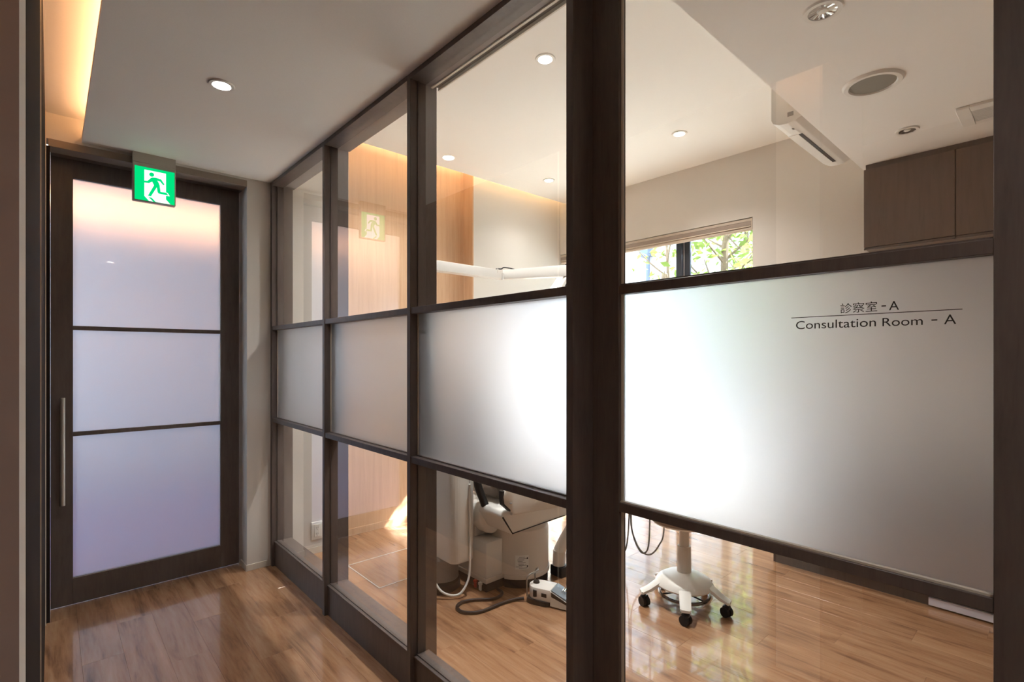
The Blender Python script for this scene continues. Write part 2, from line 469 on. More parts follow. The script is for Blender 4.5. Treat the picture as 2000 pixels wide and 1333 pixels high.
# ------------------------------------------------------------------ glass partition, three fixed bays
pt = thing('partition', 'dark-framed glass partition with a frosted band in three fixed bays', 'partition', (1.10, 2.17, 0), kind='structure')
MU = [(3.42, 3.448, 1.172), (2.583, 2.609, 1.172), (1.741, 1.766, 1.166), (0.904, 0.929, 1.128)]
for y0, y1, xb in MU:
    box('mullion', 1.042, xb, y0, y1, 0, ZC, M_FRAME, pt, 0.0012)
RZ = [(1.503, 1.528), (0.918, 0.943)]
for b in range(3):
    ya = MU[b + 1][1]; yb = MU[b][0]; xb = 1.172 if b < 2 else 1.136
    box('header', 1.042, 1.1365 if b == 2 else 1.178, ya, yb, 2.424, ZC, M_FRAME, pt)
    box('plinth', 1.060, xb - 0.01, ya, yb, 0, 0.150, M_FRAME, pt, 0.001)
    pl = box('plinth_ledge', 1.056, xb - 0.008, ya, yb, 0.150, 0.157, M_FRAME, pt, 0.001)
    for z0, z1 in RZ:
        box('rail', 1.046, min(xb - 0.004, 1.128), ya, yb, z0, z1, M_FRAME, pt, 0.001)
    for z0, z1, kind in ((0.157, 0.918, 0), (0.943, 1.503, 1), (1.528, 2.424, 0)):
        g = box('frosted_pane' if kind else 'glass_pane', XG, XG + 0.006, ya + 0.0005, yb - 0.0005, z0 + 0.0005, z1 - 0.0005, M_FROST if kind else M_GLASS, pt)
        g['label'] = ('frosted film pane' if kind else 'clear pane')
        box('glazing_bead', XG - 0.004, XG - 0.0005, yb - 0.005, yb - 0.0002, z0, z1, M_SILVERLINE if kind else M_FRAME, pt)
        box('glazing_bead', XG - 0.008, XG - 0.0005, ya, yb, z0, z0 + 0.004, M_FRAME, pt)
# door track over bay three
box('door_track', 1.138, 1.147, 0.0, 1.741, 2.420, ZC, M_SILVERLINE, pt)
box('track_slot', 1.147, 1.172, 0.0, 1.741, 2.432, ZC, M_SLOT, pt)
box('door_track', 1.172, 1.178, 0.0, 1.741, 2.420, ZC, M_SILVERLINE, pt)
box('header', 1.042, 1.1375, -0.02, 0.904, 2.424, ZC, M_FRAME, pt)
box('mullion', 1.042, 1.127, -0.05, -0.02, 0, ZC, M_FRAME, pt, 0.0012)

# ------------------------------------------------------------------ sliding glass door into the clinic
XD0, XD1 = 1.130, 1.162
d2 = thing('door_2', 'dark-framed glass sliding door lettered with the consultation room name', 'door', (1.146, 0.45, 0), kind='structure')
box('stile', XD0, XD1, 0.819, 0.936, 0.012, 2.418, M_FRAME, d2, 0.0012)
box('stile', XD0 - 0.002, XD1, 0.002, 0.086, 0.012, 2.418, M_FRAME, d2, 0.0012)
box('rail', XD0, XD1, 0.086, 0.819, 2.36, 2.418, M_FRAME, d2, 0.001)
box('rail', XD0, XD1, 0.086, 0.819, 0.012, 0.14, M_FRAME, d2, 0.001)
box('muntin', XD0, XD1, 0.086, 0.819, 1.502, 1.5265, M_FRAME, d2, 0.001)
box('muntin', XD0, XD1, 0.086, 0.819, 0.919, 0.9425, M_FRAME, d2, 0.001)
XT = 1.146
for z0, z1, kind in ((0.14, 0.919, 0), (0.9425, 1.502, 1), (1.5265, 2.36, 0)):
    g = box('frosted_pane' if kind else 'glass_pane', XT, XT + 0.006, 0.0865, 0.8185, z0 + 0.0005, z1 - 0.0005, M_FROST if kind else M_GLASS, d2)
    g['label'] = ('frosted film pane carrying the lettering' if kind else 'clear pane')
    box('glazing_bead', XT - 0.005, XT - 0.0005, 0.8135, 0.8188, z0, z1, M_SILVERLINE, d2)
    box('glazing_bead', XT - 0.010, XT - 0.0005, 0.087, 0.818, z0, z0 + 0.004, M_SILVERLINE if kind else M_FRAME, d2)


def lettering(body, y_left, y_right, z_base, cap, parent):
    c = bpy.data.curves.new('lettering', 'FONT'); c.body = body; c.size = 1.0; c.resolution_u = 6
    tmp = bpy.data.objects.new('lettering', c); COL.objects.link(tmp)
    dg = bpy.context.evaluated_depsgraph_get(); dg.update()
    me = bpy.data.meshes.new_from_object(tmp.evaluated_get(dg))
    bpy.data.objects.remove(tmp)
    xs = [v.co.x for v in me.vertices]; ys = [v.co.y for v in me.vertices]
    x0, x1 = min(xs), max(xs); y0, y1 = min(ys), max(ys)
    sx = (y_left - y_right) / (x1 - x0); sz = cap / (y1 - y0)
    for v in me.vertices:
        v.co = Vector((XT - 0.0008, y_left - (v.co.x - x0) * sx, z_base + (v.co.y - y0) * sz))
    me.materials.clear(); me.materials.append(M_INK)
    o = bpy.data.objects.new('lettering', me)
    return link(o, parent)


lettering('診察室', 0.3055, 0.2455, 1.4195, 0.0195, d2)
lettering('-', 0.239, 0.232, 1.4280, 0.0022, d2)
lettering('A', 0.2275, 0.2125, 1.4205, 0.0165, d2)
box('lettering', XT - 0.0012, XT - 0.0004, 0.1255, 0.3945, 1.4150, 1.4163, M_INK, d2)
lettering('Consultation', 0.3855, 0.2475, 1.3915, 0.0168, d2)
lettering('Room', 0.2375, 0.1785, 1.3912, 0.0155, d2)
lettering('-', 0.1665, 0.1585, 1.3980, 0.0022, d2)
lettering('A', 0.1495, 0.1335, 1.3910, 0.0165, d2)

# ------------------------------------------------------------------ sliding door at the corridor end
d1 = thing('door_1', 'dark sliding door with three frosted panes and a steel bar handle', 'door', (0.45, YD, 0), kind='structure')
YB = YD + 0.036
box('stile', 0.0, 0.0895, YD, YB, 0.008, 2.391, M_FRAME, d1, 0.001)
box('stile', 0.793, 0.898, YD, YB, 0.008, 2.391, M_FRAME, d1, 0.001)
box('rail', 0.0895, 0.793, YD, YB, 2.292, 2.391, M_FRAME, d1, 0.001)
box('rail', 0.0895, 0.793, YD, YB, 0.008, 0.146, M_FRAME, d1, 0.001)
MZ = [(1.4785, 1.5005), (0.907, 0.929)]
for z0, z1 in MZ:
    box('muntin', 0.0895, 0.793, YD + 0.003, YB, z0, z1, M_FRAME, d1, 0.001)
for z0, z1 in ((0.146, 0.907), (0.929, 1.4785), (1.5005, 2.292)):
    box('frosted_pane', 0.090, 0.7925, YD + 0.012, YD + 0.018, z0 + 0.0005, z1 - 0.0005, M_DOORFROST, d1)
hd = tube('handle', [(0.047, YD - 0.045, 0.553), (0.047, YD - 0.045, 1.118)], 0.0105, M_STEEL, d1, 16)
hd['label'] = 'brushed steel bar handle'
for z in (0.62, 1.05):
    tube('handle_post', [(0.047, YD - 0.04, z), (0.047, YD + 0.002, z)], 0.006, M_STEEL, hd, 10)
# jamb, lintel
o = box('trim_1', -0.008, 0.905, YE - 0.004, YE + 0.10, 2.392, 2.43, M_LINTEL, bev=0.001)
tag(o, 'lintel over the corridor end door, its shade put into a taupe colour', 'trim', kind='structure')
o = box('trim_2', -0.30, -0.0012, YE - 0.004, YD + 0.06, 0.0, 2.392, M_FRAMEMATTE)
tag(o, 'thin dark jamb left of the corridor end door', 'trim', kind='structure')
box('door_rail', 0.0, 0.905, YD - 0.05, YD + 0.06, 2.3915, 2.40, M_FRAME, o)
# layered trims at the near left wall end
XL = -0.0224
TRIMS = [((-0.60, XL, 0.680, 0.690, 0, 2.56), M_PANEL, 'broad brown panel at the left edge, nearest of the wall-end trims'),
         ((-0.14, XL, 0.690, 0.858, 0, 2.56), M_WALL, 'pale grey wall end beside the broad brown panel'),
         ((-0.14, XL, 0.858, 1.995, 0, 2.56), M_FRAMEMATTE, 'dark upright board right of the pale wall end'),
         ((-0.14, XL + 0.0032, 1.995, 2.005, 0, 2.56), M_SILVERLINE, 'thin light upright line right of the dark board'),
         ((-0.14, XL + 0.0030, 2.005, 3.420, 0, 2.56), M_FRAMEMATTE, 'dark panel running from the light line to the end door'),
         ((-0.14, -0.0155, 3.420, 3.430, 0, 2.56), M_SILVERLINE, 'hairline light upright next to the end door jamb')]
for i, (c, mm, lab) in enumerate(TRIMS):
    o = box('trim_%d' % (i + 3), *c, mm)
    tag(o, lab, 'trim', kind='structure')

# anteroom behind the end door
an = [('floor_anteroom', (-1.2, 2.2, 3.76, 6.6, -0.06, 0.003), M_LAVENDER, 'floor of the bright room behind the door', 'floor'),
      ('ceiling_anteroom', (-1.2, 2.2, 3.76, 6.6, 2.47, 2.62), M_CEIL, 'ceiling of the room behind the door', 'ceiling'),
      ('wall_anteroom_left', (-1.3, -1.2, 3.64, 4.4, 0, 2.62), M_COOLWALL, 'left wall of the room behind the door', 'wall'),
      ('wall_anteroom_left_far', (-1.3, -1.2, 6.0, 6.6, 0, 2.62), M_COOLWALL, 'far left wall of the room behind the door', 'wall'),
      ('wall_anteroom_left_sill', (-1.3, -1.2, 4.4, 6.0, 0, 0.75), M_COOLWALL, 'left window sill wall of the room behind the door', 'wall'),
      ('wall_anteroom_left_head', (-1.3, -1.2, 4.4, 6.0, 1.85, 2.62), M_COOLWALL, 'left window head wall of the room behind the door', 'wall'),
      ('wall_anteroom_right', (2.2, 2.3, 3.76, 6.6, 0, 2.62), M_COOLWALL, 'right wall of the room behind the door', 'wall'),
      ('wall_anteroom_front', (0.905, 2.2, 3.75, 3.76, 0, 2.62), M_COOLWALL, 'near wall of the room behind the door', 'wall'),
      ('wall_anteroom_front_left', (-1.2, -0.30, 3.64, 3.76, 0, 2.62), M_COOLWALL, 'near left wall of the room behind the door', 'wall'),
      ('wall_anteroom_far', (-1.2, 2.2, 6.5, 6.6, 0, 2.62), M_COOLWALL, 'far wall of the room behind the door', 'wall')]
for n, c, mm, lab, cat in an:
    tag(box(n, *c, mm), lab, cat, kind='structure')

# ------------------------------------------------------------------ cove lights
def strip(name, label, x0, x1, y0, y1, z, power, rot, sx, sy, col=(1.0, 0.52, 0.22)):
    o = box(name, x0, x1, y0, y1, z, z + 0.008, M_LED)
    tag(o, label, 'light strip')
    l = bpy.data.lights.new(name + '_glow', 'AREA'); l.shape = 'RECTANGLE'; l.size = sx; l.size_y = sy
    l.energy = power; l.color = col
    lo = bpy.data.objects.new(name + '_glow', l); COL.objects.link(lo)
    lo.location = ((x0 + x1) / 2, (y0 + y1) / 2, z + 0.012); lo.rotation_euler = rot
    lo.parent = o; lo.matrix_parent_inverse = o.matrix_world.inverted()
    return o


strip('light_strip', 'warm light strip hidden above the corridor ceiling edge', 0.20, 0.215, -2.0, 3.35, ZC + 0.031, 8.0, (PI, 0, 0), 0.012, 5.3, (1.0, 0.52, 0.27))
strip('light_strip', 'warm light strip hidden above the clinic ceiling edge', 1.3, 3.75, 3.30, 3.315, ZR + 0.021, 19.0, (PI, 0, 0), 2.4, 0.012, (1.0, 0.72, 0.45))
strip('light_strip', 'warm light strip in the room behind the end door', -1.1, 2.1, 4.90, 4.92, 2.292, 24.0, (PI, 0, 0), 2.1, 0.012, (1.0, 0.40, 0.16))


o = box('trim_9', -1.19, 2.19, 4.80, 5.02, 2.27, 2.291, M_CEIL)  # added board, keeps the strip's underside from showing through the door
tag(o, 'unseen trough board added to screen the light strip behind the end door', 'trim', kind='structure')

# ------------------------------------------------------------------ downlights
def downlight(x, y, z, label, lit, r=0.045, power=9.0, group=None, col=(1.0, 0.97, 0.95)):
    t = thing('downlight', label, 'ceiling light', (x, y, z), group)
    lathe('trim_ring', [(r * 0.78, -0.002), (r * 0.82, -0.006), (r * 1.1, -0.006), (r * 1.16, -0.0005), (r * 0.8, -0.0005), (r * 0.78, -0.002)], (x, y, z), M_WHITEPL, t, 32)
    lathe('reflector', [(r * 0.78, -0.002), (r * 0.70, -0.0015), (r * 0.3, -0.001)], (x, y, z), M_REFLECT, t, 32)
    if lit:
        lathe('lamp', [(0, -0.0045), (r * 0.72, -0.0045), (r * 0.72, -0.003)], (x, y, z), M_LAMP, t, 32)
        l = bpy.data.lights.new('downlight_glow', 'SPOT'); l.energy = power; l.color = col
        l.spot_size = math.radians(125); l.spot_blend = 1.0; l.shadow_soft_size = 0.03
        lo = bpy.data.objects.new('downlight_glow', l); link(lo); lo.location = (x, y, z - 0.012); lo.parent = t
        lo.matrix_parent_inverse = t.matrix_world.inverted()
    return t


downlight(0.517, 2.332, ZC, 'lit downlight in the corridor ceiling in front of the exit sign', True, 0.042, 18)
downlight(0.517, -0.34, ZC, 'lit downlight in the corridor ceiling above the viewpoint', True, 0.042, 18)
downlight(0.517, -3.0, ZC, 'lit downlight far back in the corridor ceiling', True, 0.042, 18)
downlight(1.875, 1.813, ZR, 'lit clinic downlight nearest the partition and the sliding door', True, 0.045, 110, 'lit clinic downlights')
downlight(1.875, 3.040, ZR, 'lit clinic downlight near the partition at the alcove end', True, 0.045, 70, 'lit clinic downlights')
downlight(3.187, 3.038, ZR, 'lit clinic downlight near the corner of end wall and window', True, 0.045, 22, 'lit clinic downlights')
downlight(3.182, 1.805, ZR, 'lit clinic downlight near the window left of the air conditioner', True, 0.045, 46, 'lit clinic downlights')


def open_downlight(x, y, z, label, r):
    """unlit lamp: a real recess is hinted by a shallow ribbed mirror bowl under the soffit"""
    t = thing('downlight', label, 'ceiling light', (x, y, z))
    lathe('trim_ring', [(r * 0.80, -0.003), (r * 0.84, -0.007), (r * 1.1, -0.007), (r * 1.17, -0.0005), (r * 0.80, -0.0005), (r * 0.80, -0.003)], (x, y, z), M_WHITEPL, t, 40)
    bm = bmesh.new(); n = 40
    rings = []
    for q, (rr, zz) in enumerate(((0.80, -0.0045), (0.62, -0.0030), (0.34, -0.0012))):
        rings.append([bm.verts.new((x + r * rr * math.cos(2 * PI * i / n), y + r * rr * math.sin(2 * PI * i / n), z + zz - (0.0008 if i % 4 < 2 else 0))) for i in range(n)])
    for a, b in zip(rings, rings[1:]):
        for i in range(n):
            bm.faces.new((a[i], a[(i + 1) % n], b[(i + 1) % n], b[i]))
    bmesh.ops.recalc_face_normals(bm, faces=bm.faces)
    finish(bm, 'reflector', M_REFLECT, t)
    lathe('lamp', [(0, -0.006), (r * 0.26, -0.005), (r * 0.34, -0.001)], (x, y, z), M_WHITEPL, t, 24)
    return t


open_downlight(1.832, 0.538, ZC, 'unlit mirror downlight in the lowered ceiling, larger and nearer one', 0.05)
open_downlight(3.105, 0.544, ZC, 'unlit mirror downlight in the lowered ceiling above the wall cabinet', 0.042)
t = thing('ceiling_speaker', 'round white ceiling speaker with grey mesh in the lowered ceiling', 'speaker', (2.469, 0.545, ZC))
lathe('rim', [(0.079, -0.003), (0.083, -0.010), (0.098, -0.010), (0.105, -0.0005), (0.079, -0.0005), (0.079, -0.003)], (2.469, 0.545, ZC), M_WHITEPL, t, 48)
lathe('grille', [(0, -0.006), (0.079, -0.004)], (2.469, 0.545, ZC), M_MESHGREY, t, 48)

t = thing('ceiling_vent', 'white slatted ventilation grille in the lowered ceiling above the cabinet', 'vent', (3.115, 0.24, ZC))
vx0, vx1, vy0, vy1 = 2.997, 3.233, 0.11, 0.353
bm = bmesh.new()
add_box(bm, vx0, vx1, vy1 - 0.048, vy1, ZC - 0.014, ZC - 0.0003, 0.002); add_box(bm, vx0, vx1, vy0, vy0 + 0.048, ZC - 0.014, ZC - 0.0003, 0.002)
add_box(bm, vx0, vx0 + 0.05, vy0 + 0.048, vy1 - 0.048, ZC - 0.014, ZC - 0.0003, 0.002); add_box(bm, vx1 - 0.04, vx1, vy0 + 0.048, vy1 - 0.048, ZC - 0.014, ZC - 0.0003, 0.002)
finish(bm, 'frame', M_WHITEPL, t)
box('backing', vx0 + 0.05, vx1 - 0.04, vy0 + 0.048, vy1 - 0.048, ZC - 0.003, ZC - 0.0003, M_GREYPL, t)
for i in range(14):
    x = vx0 + 0.055 + i * 0.0101
    box('slat', x, x + 0.005, vy0 + 0.049, vy1 - 0.049, ZC - 0.012, ZC - 0.003, M_WHITEPL, t)

# ------------------------------------------------------------------ exit sign
ex0, ex1, ez0, ez1, ey = 0.3275, 0.5235, 2.182, 2.392, 3.40
t = thing('exit_sign', 'green emergency exit sign with a white running figure above the end door', 'sign', (0.43, ey, ez0))
box('housing', ex0, ex1, ey, ey + 0.034, ez0, ez1, M_HOUSING, t, 0.003)
box('mount', ex0, ex1, ey, ey + 0.034, ez1, ZC, M_HOUSING, t)
px0, px1, pz0, pz1 = ex0 + 0.009, ex1 - 0.006, ez0 + 0.006, ez1 - 0.022
fp = box('light_panel', px0, px1, ey - 0.002, ey, pz0, pz1, M_GREEN, t)


def sign_poly(name, pts, dep, mm):
    bm = bmesh.new(); P = []
    for x, y in pts:
        u = (x - 220.0) / 890.0
        yt = 262 + (x - 215) * 0.189; yb = 1010 + (x - 228) * 0.159
        v = min(1.0, max(0.0, (y - yt) / (yb - yt)))
        P.append((px0 + u * (px1 - px0), pz1 - v * (pz1 - pz0)))
    add_prism(bm, P, 'y', ey - 0.002 - dep, ey - 0.0021)
    return finish(bm, name, mm, t)


o = sign_poly('door_symbol', [(428, 362), (912, 452), (912, 862), (960, 890), (1000, 955), (912, 938), (912, 1025), (1012, 1133), (530, 1058), (428, 945)], 0.0006, M_EXWHITE)
o['label'] = 'white doorway symbol'
o = sign_poly('running_figure', [(428, 608), (498, 614), (575, 548), (610, 538), (690, 545), (800, 580), (878, 690), (850, 708), (780, 628), (716, 606), (748, 660), (768, 712), (788, 855),
                            (925, 878), (962, 928), (945, 934), (740, 892), (720, 858), (704, 758), (575, 955), (505, 942), (642, 712), (600, 632), (532, 662), (428, 652)], 0.0011, M_GREEN)
o['label'] = 'green running figure'
hx, hy = 590, 475
sign_poly('figure_head', [(hx + 55 * math.cos(a), hy + 47 * math.sin(a) + 8 * math.cos(a)) for a in [2 * PI * i / 20 for i in range(20)]], 0.0011, M_GREEN)
sign_poly('figure_shadow', [(518, 972), (588, 986), (682, 1082), (622, 1078)], 0.0011, M_GREEN)

# ------------------------------------------------------------------ air conditioner on the soffit edge
ac = thing('air_conditioner', 'white wall-mounted air conditioner at the edge of the lowered ceiling', 'air conditioner', (2.96, 0.84, 2.44))
prof = [(0.838, 2.700), (0.955, 2.700), (0.972, 2.685), (0.976, 2.600), (0.976, 2.470), (0.968, 2.452), (0.940, 2.437), (0.900, 2.433), (0.870, 2.438), (0.838, 2.452)]
prism('body', prof, 'x', 2.57, 3.345, M_WHITEPL, ac, 0.003, 2)
box('air_slot', 2.735, 3.265, 0.893, 0.909, 2.4322, 2.4375, M_BLACK, ac)
box('louver', 2.735, 3.265, 0.9095, 0.955, 2.4330, 2.4370, M_WHITEPL, ac, 0.001)
box('side_vent', 2.5685, 2.570, 0.876, 0.902, 2.464, 2.484, M_GREYPL, ac)
box('indicator', 2.64, 2.66, 0.9, 0.908, 2.4318, 2.4335, M_GREYPL, ac)

# ------------------------------------------------------------------ wall cabinet and base cabinet
wc = thing('wall_cabinet', 'brown laminate wall cabinet with flat doors under the lowered ceiling', 'cabinet', (3.65, 0.2, 1.95))
CX = 3.490
box('body', CX + 0.02, XW, -0.40, 0.8135, 1.957, 2.418, M_CAB, wc)
box('filler', CX + 0.012, XW, -0.40, 0.806, 2.418, ZC, M_FRAME, wc)
for i in range(3):
    y1 = 0.813 - i * 0.4045
    box('cabinet_door', CX, CX + 0.018, y1 - 0.4010, y1, 1.966, 2.415, M_CAB, wc, 0.0012)
    box('finger_rail', CX + 0.002, CX + 0.018, y1 - 0.4010, y1, 1.950, 1.963, M_FRAME, wc, 0.001)
bc = thing('base_cabinet', 'brown base cabinet behind the frosted door pane, on a dark recessed plinth', 'cabinet', (3.65, 0.4, 0))
box('plinth', 3.492, XW - 0.003, -0.9, 1.311, 0.0, 0.075, M_FRAME, bc)
box('body', 3.46, XW - 0.003, -0.9, 1.331, 0.075, 0.80, M_CAB, bc)
for i in range(5):
    y1 = 1.329 - i * 0.43
    box('cabinet_door', 3.441, 3.459, y1 - 0.426, y1, 0.09, 0.79, M_CAB, bc, 0.001)
kp = box('plinth_bar', 3.470, 3.490, -0.30, 0.517, 0.010, 0.050, M_BAR, bc, 0.001); kp['label'] = 'pale lavender bar along the plinth'  # pale bar in front of the dark plinth
tag(box('worktop', 3.43, XW, -0.9, 1.345, 0.80, 0.835, M_WHITE, None, 0.003), 'white worktop on the brown base cabinet behind the frosted pane', 'worktop')

# ------------------------------------------------------------------ window, blind
wd = thing('window_1', 'tall dark-framed sliding window looking onto trees and a white wall', 'window', (3.90, 2.54, 0), kind='structure')
xf0, xf1 = XW + 0.075, XW + 0.125
box('window_frame', xf0, xf1, wy0, wy0 + 0.028, 0, wz1, M_DARKMETAL, wd)
box('window_frame', xf0, xf1, wy1 - 0.03, wy1, 0, wz1, M_DARKMETAL, wd)
box('window_frame', xf0, xf1, wy0 + 0.03, wy1 - 0.03, wz1 - 0.04, wz1, M_DARKMETAL, wd)
box('window_frame', xf0 - 0.02, xf1, wy0 + 0.03, wy1 - 0.03, 0, 0.03, M_DARKMETAL, wd)
st = box('sash', xf0 + 0.002, xf0 + 0.024, 2.190, 2.243, 0.03, wz1 - 0.04, M_DARKMETAL, wd, 0.002)
st2 = box('sash', xf0 + 0.026, xf0 + 0.048, 2.130, 2.178, 0.03, wz1 - 0.04, M_DARKMETAL, wd, 0.002)
box('sash_line', xf0 + 0.0235, xf0 + 0.0262, 2.176, 2.200, 0.03, wz1 - 0.04, M_ALU, wd)
box('glass_pane', xf0 + 0.010, xf0 + 0.015, 2.243, wy1 - 0.03, 0.03, wz1 - 0.04, M_WINGLASS, wd)
box('glass_pane', xf0 + 0.034, xf0 + 0.039, wy0 + 0.028, 2.130, 0.03, wz1 - 0.04, M_WINGLASS, wd)
bl = thing('roller_blind', 'rolled-up beige blind in the window head', 'blind', (3.80, 2.54, 2.27))
box('headrail', XW + 0.004, XW + 0.034, wy0 + 0.006, wy1 - 0.004, 2.338, 2.358, M_BLIND, bl, 0.001)
box('case', XW + 0.001, XW + 0.036, wy0 + 0.010, wy1 - 0.004, 2.306, 2.337, M_BLINDB, bl, 0.002)
box('bottom_rail', XW - 0.002, XW + 0.030, wy0 + 0.012, wy1 - 0.004, 2.296, 2.305, M_BLIND, bl, 0.001)
tube('cloth_roll', [(XW + 0.018, wy0 + 0.014, 2.283), (XW + 0.018, wy1 - 0.006, 2.283)], 0.014, M_BLIND, bl, 14)
box('end_bracket', XW - 0.001, XW + 0.03, wy0 + 0.003, wy0 + 0.010, 2.272, 2.358, M_BLIND, bl)

# ------------------------------------------------------------------ outside
tag(box('ground', XW + 0.14, 16, -6, 14, -0.2, -0.06, M_GROUND), 'pale paving outside the window', 'ground', kind='structure')
nb = thing('neighbour_house', 'white rendered neighbour house wall across the gap', 'building', (6.6, 6, 0))
box('wall', 6.5, 9.0, 3.35, 12.0, -0.06, 6.0, M_OUTWALL, nb)
box('side_wall', 7.3, 9.0, 2.35, 3.35, -0.06, 3.9, M_OUTWALL, nb)
dp = thing('downpipe', 'grey rain hopper and downpipe on the white house wall', 'downpipe', (6.45, 4.16, 0), None)
box('hopper', 6.36, 6.498, 4.105, 4.255, 2.80, 2.95, M_PIPE, dp, 0.006)
box('hopper_lip', 6.355, 6.498, 4.07, 4.26, 2.79, 2.80, M_PIPE, dp)
tube('pipe', [(6.44, 4.155, 0.0), (6.44, 4.155, 2.79)], 0.030, M_PIPE, dp, 12)
tag(box('house', 9.5, 12.0, -4.0, 2.2, -0.06, 3.4, M_OUTBLUE), 'low blue-grey house beyond the trees', 'building')
tag(box('house', 6.5, 9.0, -8.0, -1.15, -0.06, 8.0, M_OUTWALL), 'unseen tall white house placed to shade the right half of the window', 'building')  # out of view, set so its corner keeps sun off the right window half


def tree(cx, cy, seed, label, h=3.4, nl=13, nb=26):
    R = random.Random(seed)
    t = thing('tree', label, 'tree', (cx, cy, -0.06))
    bm = bmesh.new(); tips = []
    tr = smooth_path([(cx, cy, -0.06), (cx + 0.03, cy + 0.02, 1.2), (cx - 0.03, cy + 0.01, 2.3), (cx + 0.02, cy - 0.02, 0.78 * h), (cx, cy, h)], 6)
    add_tube(bm, tr, 0.04, 8, rads=[0.055 * (1 - 0.8 * i / len(tr)) for i in range(len(tr))])
    finish(bm, 'trunk', M_BARK, t, True)
    bm = bmesh.new()
    for i in range(nb):
        z = 1.0 + (h - 1.2) * (i / nb); a = i * 2.4 + R.random(); ln = R.uniform(0.35, 0.62) * (1.15 - 0.5 * i / nb)
        p0 = Vector((cx, cy, z)); p1 = p0 + Vector((math.cos(a) * ln * .5, math.sin(a) * ln * .5, 0.16)); p2 = p0 + Vector((math.cos(a) * ln, math.sin(a) * ln, 0.30 + R.uniform(-.1, .15)))
        add_tube(bm, smooth_path([p0, p1, p2], 3), 0.01, 5, rads=[0.014, 0.012, 0.011, 0.010, 0.008, 0.006, 0.004])
        tips += [p1, p2, (p1 + p2) / 2]
    finish(bm, 'branches', M_BARK, t, True)
    V = []; Fc = []
    for p in tips:
        for k in range(nl):
            c = p + Vector((R.gauss(0, .13), R.gauss(0, .13), R.gauss(0, .11)))
            s = R.uniform(0.026, 0.055)
            d = Vector((R.gauss(0, 1), R.gauss(0, 1), R.gauss(-.4, .6))).normalized()
            u = d.cross(Vector((R.gauss(0, 1), R.gauss(0, 1), R.gauss(0, 1)))).normalized()
            n = d.cross(u)
            b = len(V)
            V += [c - d * s, c + u * s * .55 + n * s * .1, c + d * s * 1.2, c - u * s * .55 + n * s * .1]
            Fc += [(b, b + 1, b + 2), (b, b + 2, b + 3)]
    me = bpy.data.meshes.new('foliage'); me.from_pydata(V, [], Fc); me.materials.append(M_LEAF)
    f = bpy.data.objects.new('foliage', me); link(f, t); f['kind'] = 'stuff'
    return t


tree(4.75, 2.20, 3, 'slender pale-trunked tree right of the window mullion')
tree(6.3, 2.70, 8, 'second slender tree partly behind the first, nearer the window edge')
tree(5.62, 3.37, 5, 'leafy young tree left of the window mullion', 2.9, 6, 14)

# ------------------------------------------------------------------ floor hatch, outlet
t = thing('floor_hatch', 'square floor access hatch with a pale metal edge in the plank floor', 'hatch', (1.62, 2.9, 0))
hx0, hx1, hy0, hy1 = 1.400, 1.835, 2.680, 3.112
M_HATCHEDGE = noise_mat('hatch_edge', srgb(214, 204, 190), 0.02, 60, 0.35, 0.0)
for c in ((hx0, hx0 + 0.008, hy0, hy1), (hx1 - 0.008, hx1, hy0, hy1), (hx0 + 0.008, hx1 - 0.008, hy0, hy0 + 0.008), (hx0 + 0.008, hx1 - 0.008, hy1 - 0.008, hy1)):
    box('edge_strip', *c, 0.0, 0.0018, M_HATCHEDGE, t)
box('panel', hx0 + 0.010, hx1 - 0.010, hy0 + 0.010, hy1 - 0.010, 0.0, 0.0012, M_PLANK, t)

t = thing('wall_outlet', 'white double wall outlet low on the cream wall near the partition', 'outlet', (1.335, YE - 0.004, 0.155))
ox0, oz0 = 1.300, 0.098
box('plate', ox0, ox0 + 0.074, YE - 0.012, YE - 0.0005, oz0, oz0 + 0.118, M_WHITEPL, t, 0.003, 2)
box('socket_block', ox0 + 0.019, ox0 + 0.055, YE - 0.0150, YE - 0.0115, oz0 + 0.018, oz0 + 0.100, M_WHITEPL, t, 0.0015)
for zz in (oz0 + 0.034, oz0 + 0.074):
    for xx in (0.031, 0.042):
        box('socket_slot', ox0 + xx - 0.0012, ox0 + xx + 0.0012, YE - 0.0155, YE - 0.0149, zz, zz + 0.011, M_BLACK, t)
    box('socket_slot', ox0 + 0.0345, ox0 + 0.0390, YE - 0.0155, YE - 0.0149, zz - 0.008, zz - 0.0035, M_BLACK, t)

# ------------------------------------------------------------------ dental chair
dc = thing('dental_chair', 'white dental treatment chair with rounded pedestal behind the glass partition', 'dental chair', (2.1, 2.4, 0))
TCX, TCY, TR_ = 2.115, 2.275, 0.185


def base_outline(grow=0.0):
    p = [(1.820 - grow, 2.78), (1.820 - grow, 2.222 - grow), (1.952, 2.222 - grow)]
    for i in range(15):
        a = math.radians(202 + (350 - 202) * i / 14)
        p.append((TCX + (TR_ + grow) * math.cos(a), TCY + (TR_ + grow) * math.sin(a)))
    p += [(2.30 + grow, 2.78)]
    return p


prism('base_plinth', base_outline(-0.004), 'z', 0.0, 0.060, M_BLACK, dc, 0.002)
prism('base_housing', [(1.820, 2.75), (1.820, 2.222), (1.960, 2.222), (2.02, 2.30), (2.02, 2.75)], 'z', 0.060, 0.280, M_WHITE, dc, 0.006)
prism('base_skirt', base_outline(0.006), 'z', 0.052, 0.078, M_BEIGEPL, dc, 0.002)
lathe('pedestal', [(0, 0.345), (0.13, 0.345), (TR_ - 0.02, 0.338), (TR_ - 0.004, 0.325), (TR_, 0.30), (TR_, 0.078), (0, 0.078)], (TCX, TCY, 0), M_BEIGEPL, dc, 56)
box('rear_block', 1.826, 2.02, 2.34, 2.74, 0.281, 0.43, M_BEIGEPL, dc, 0.008)
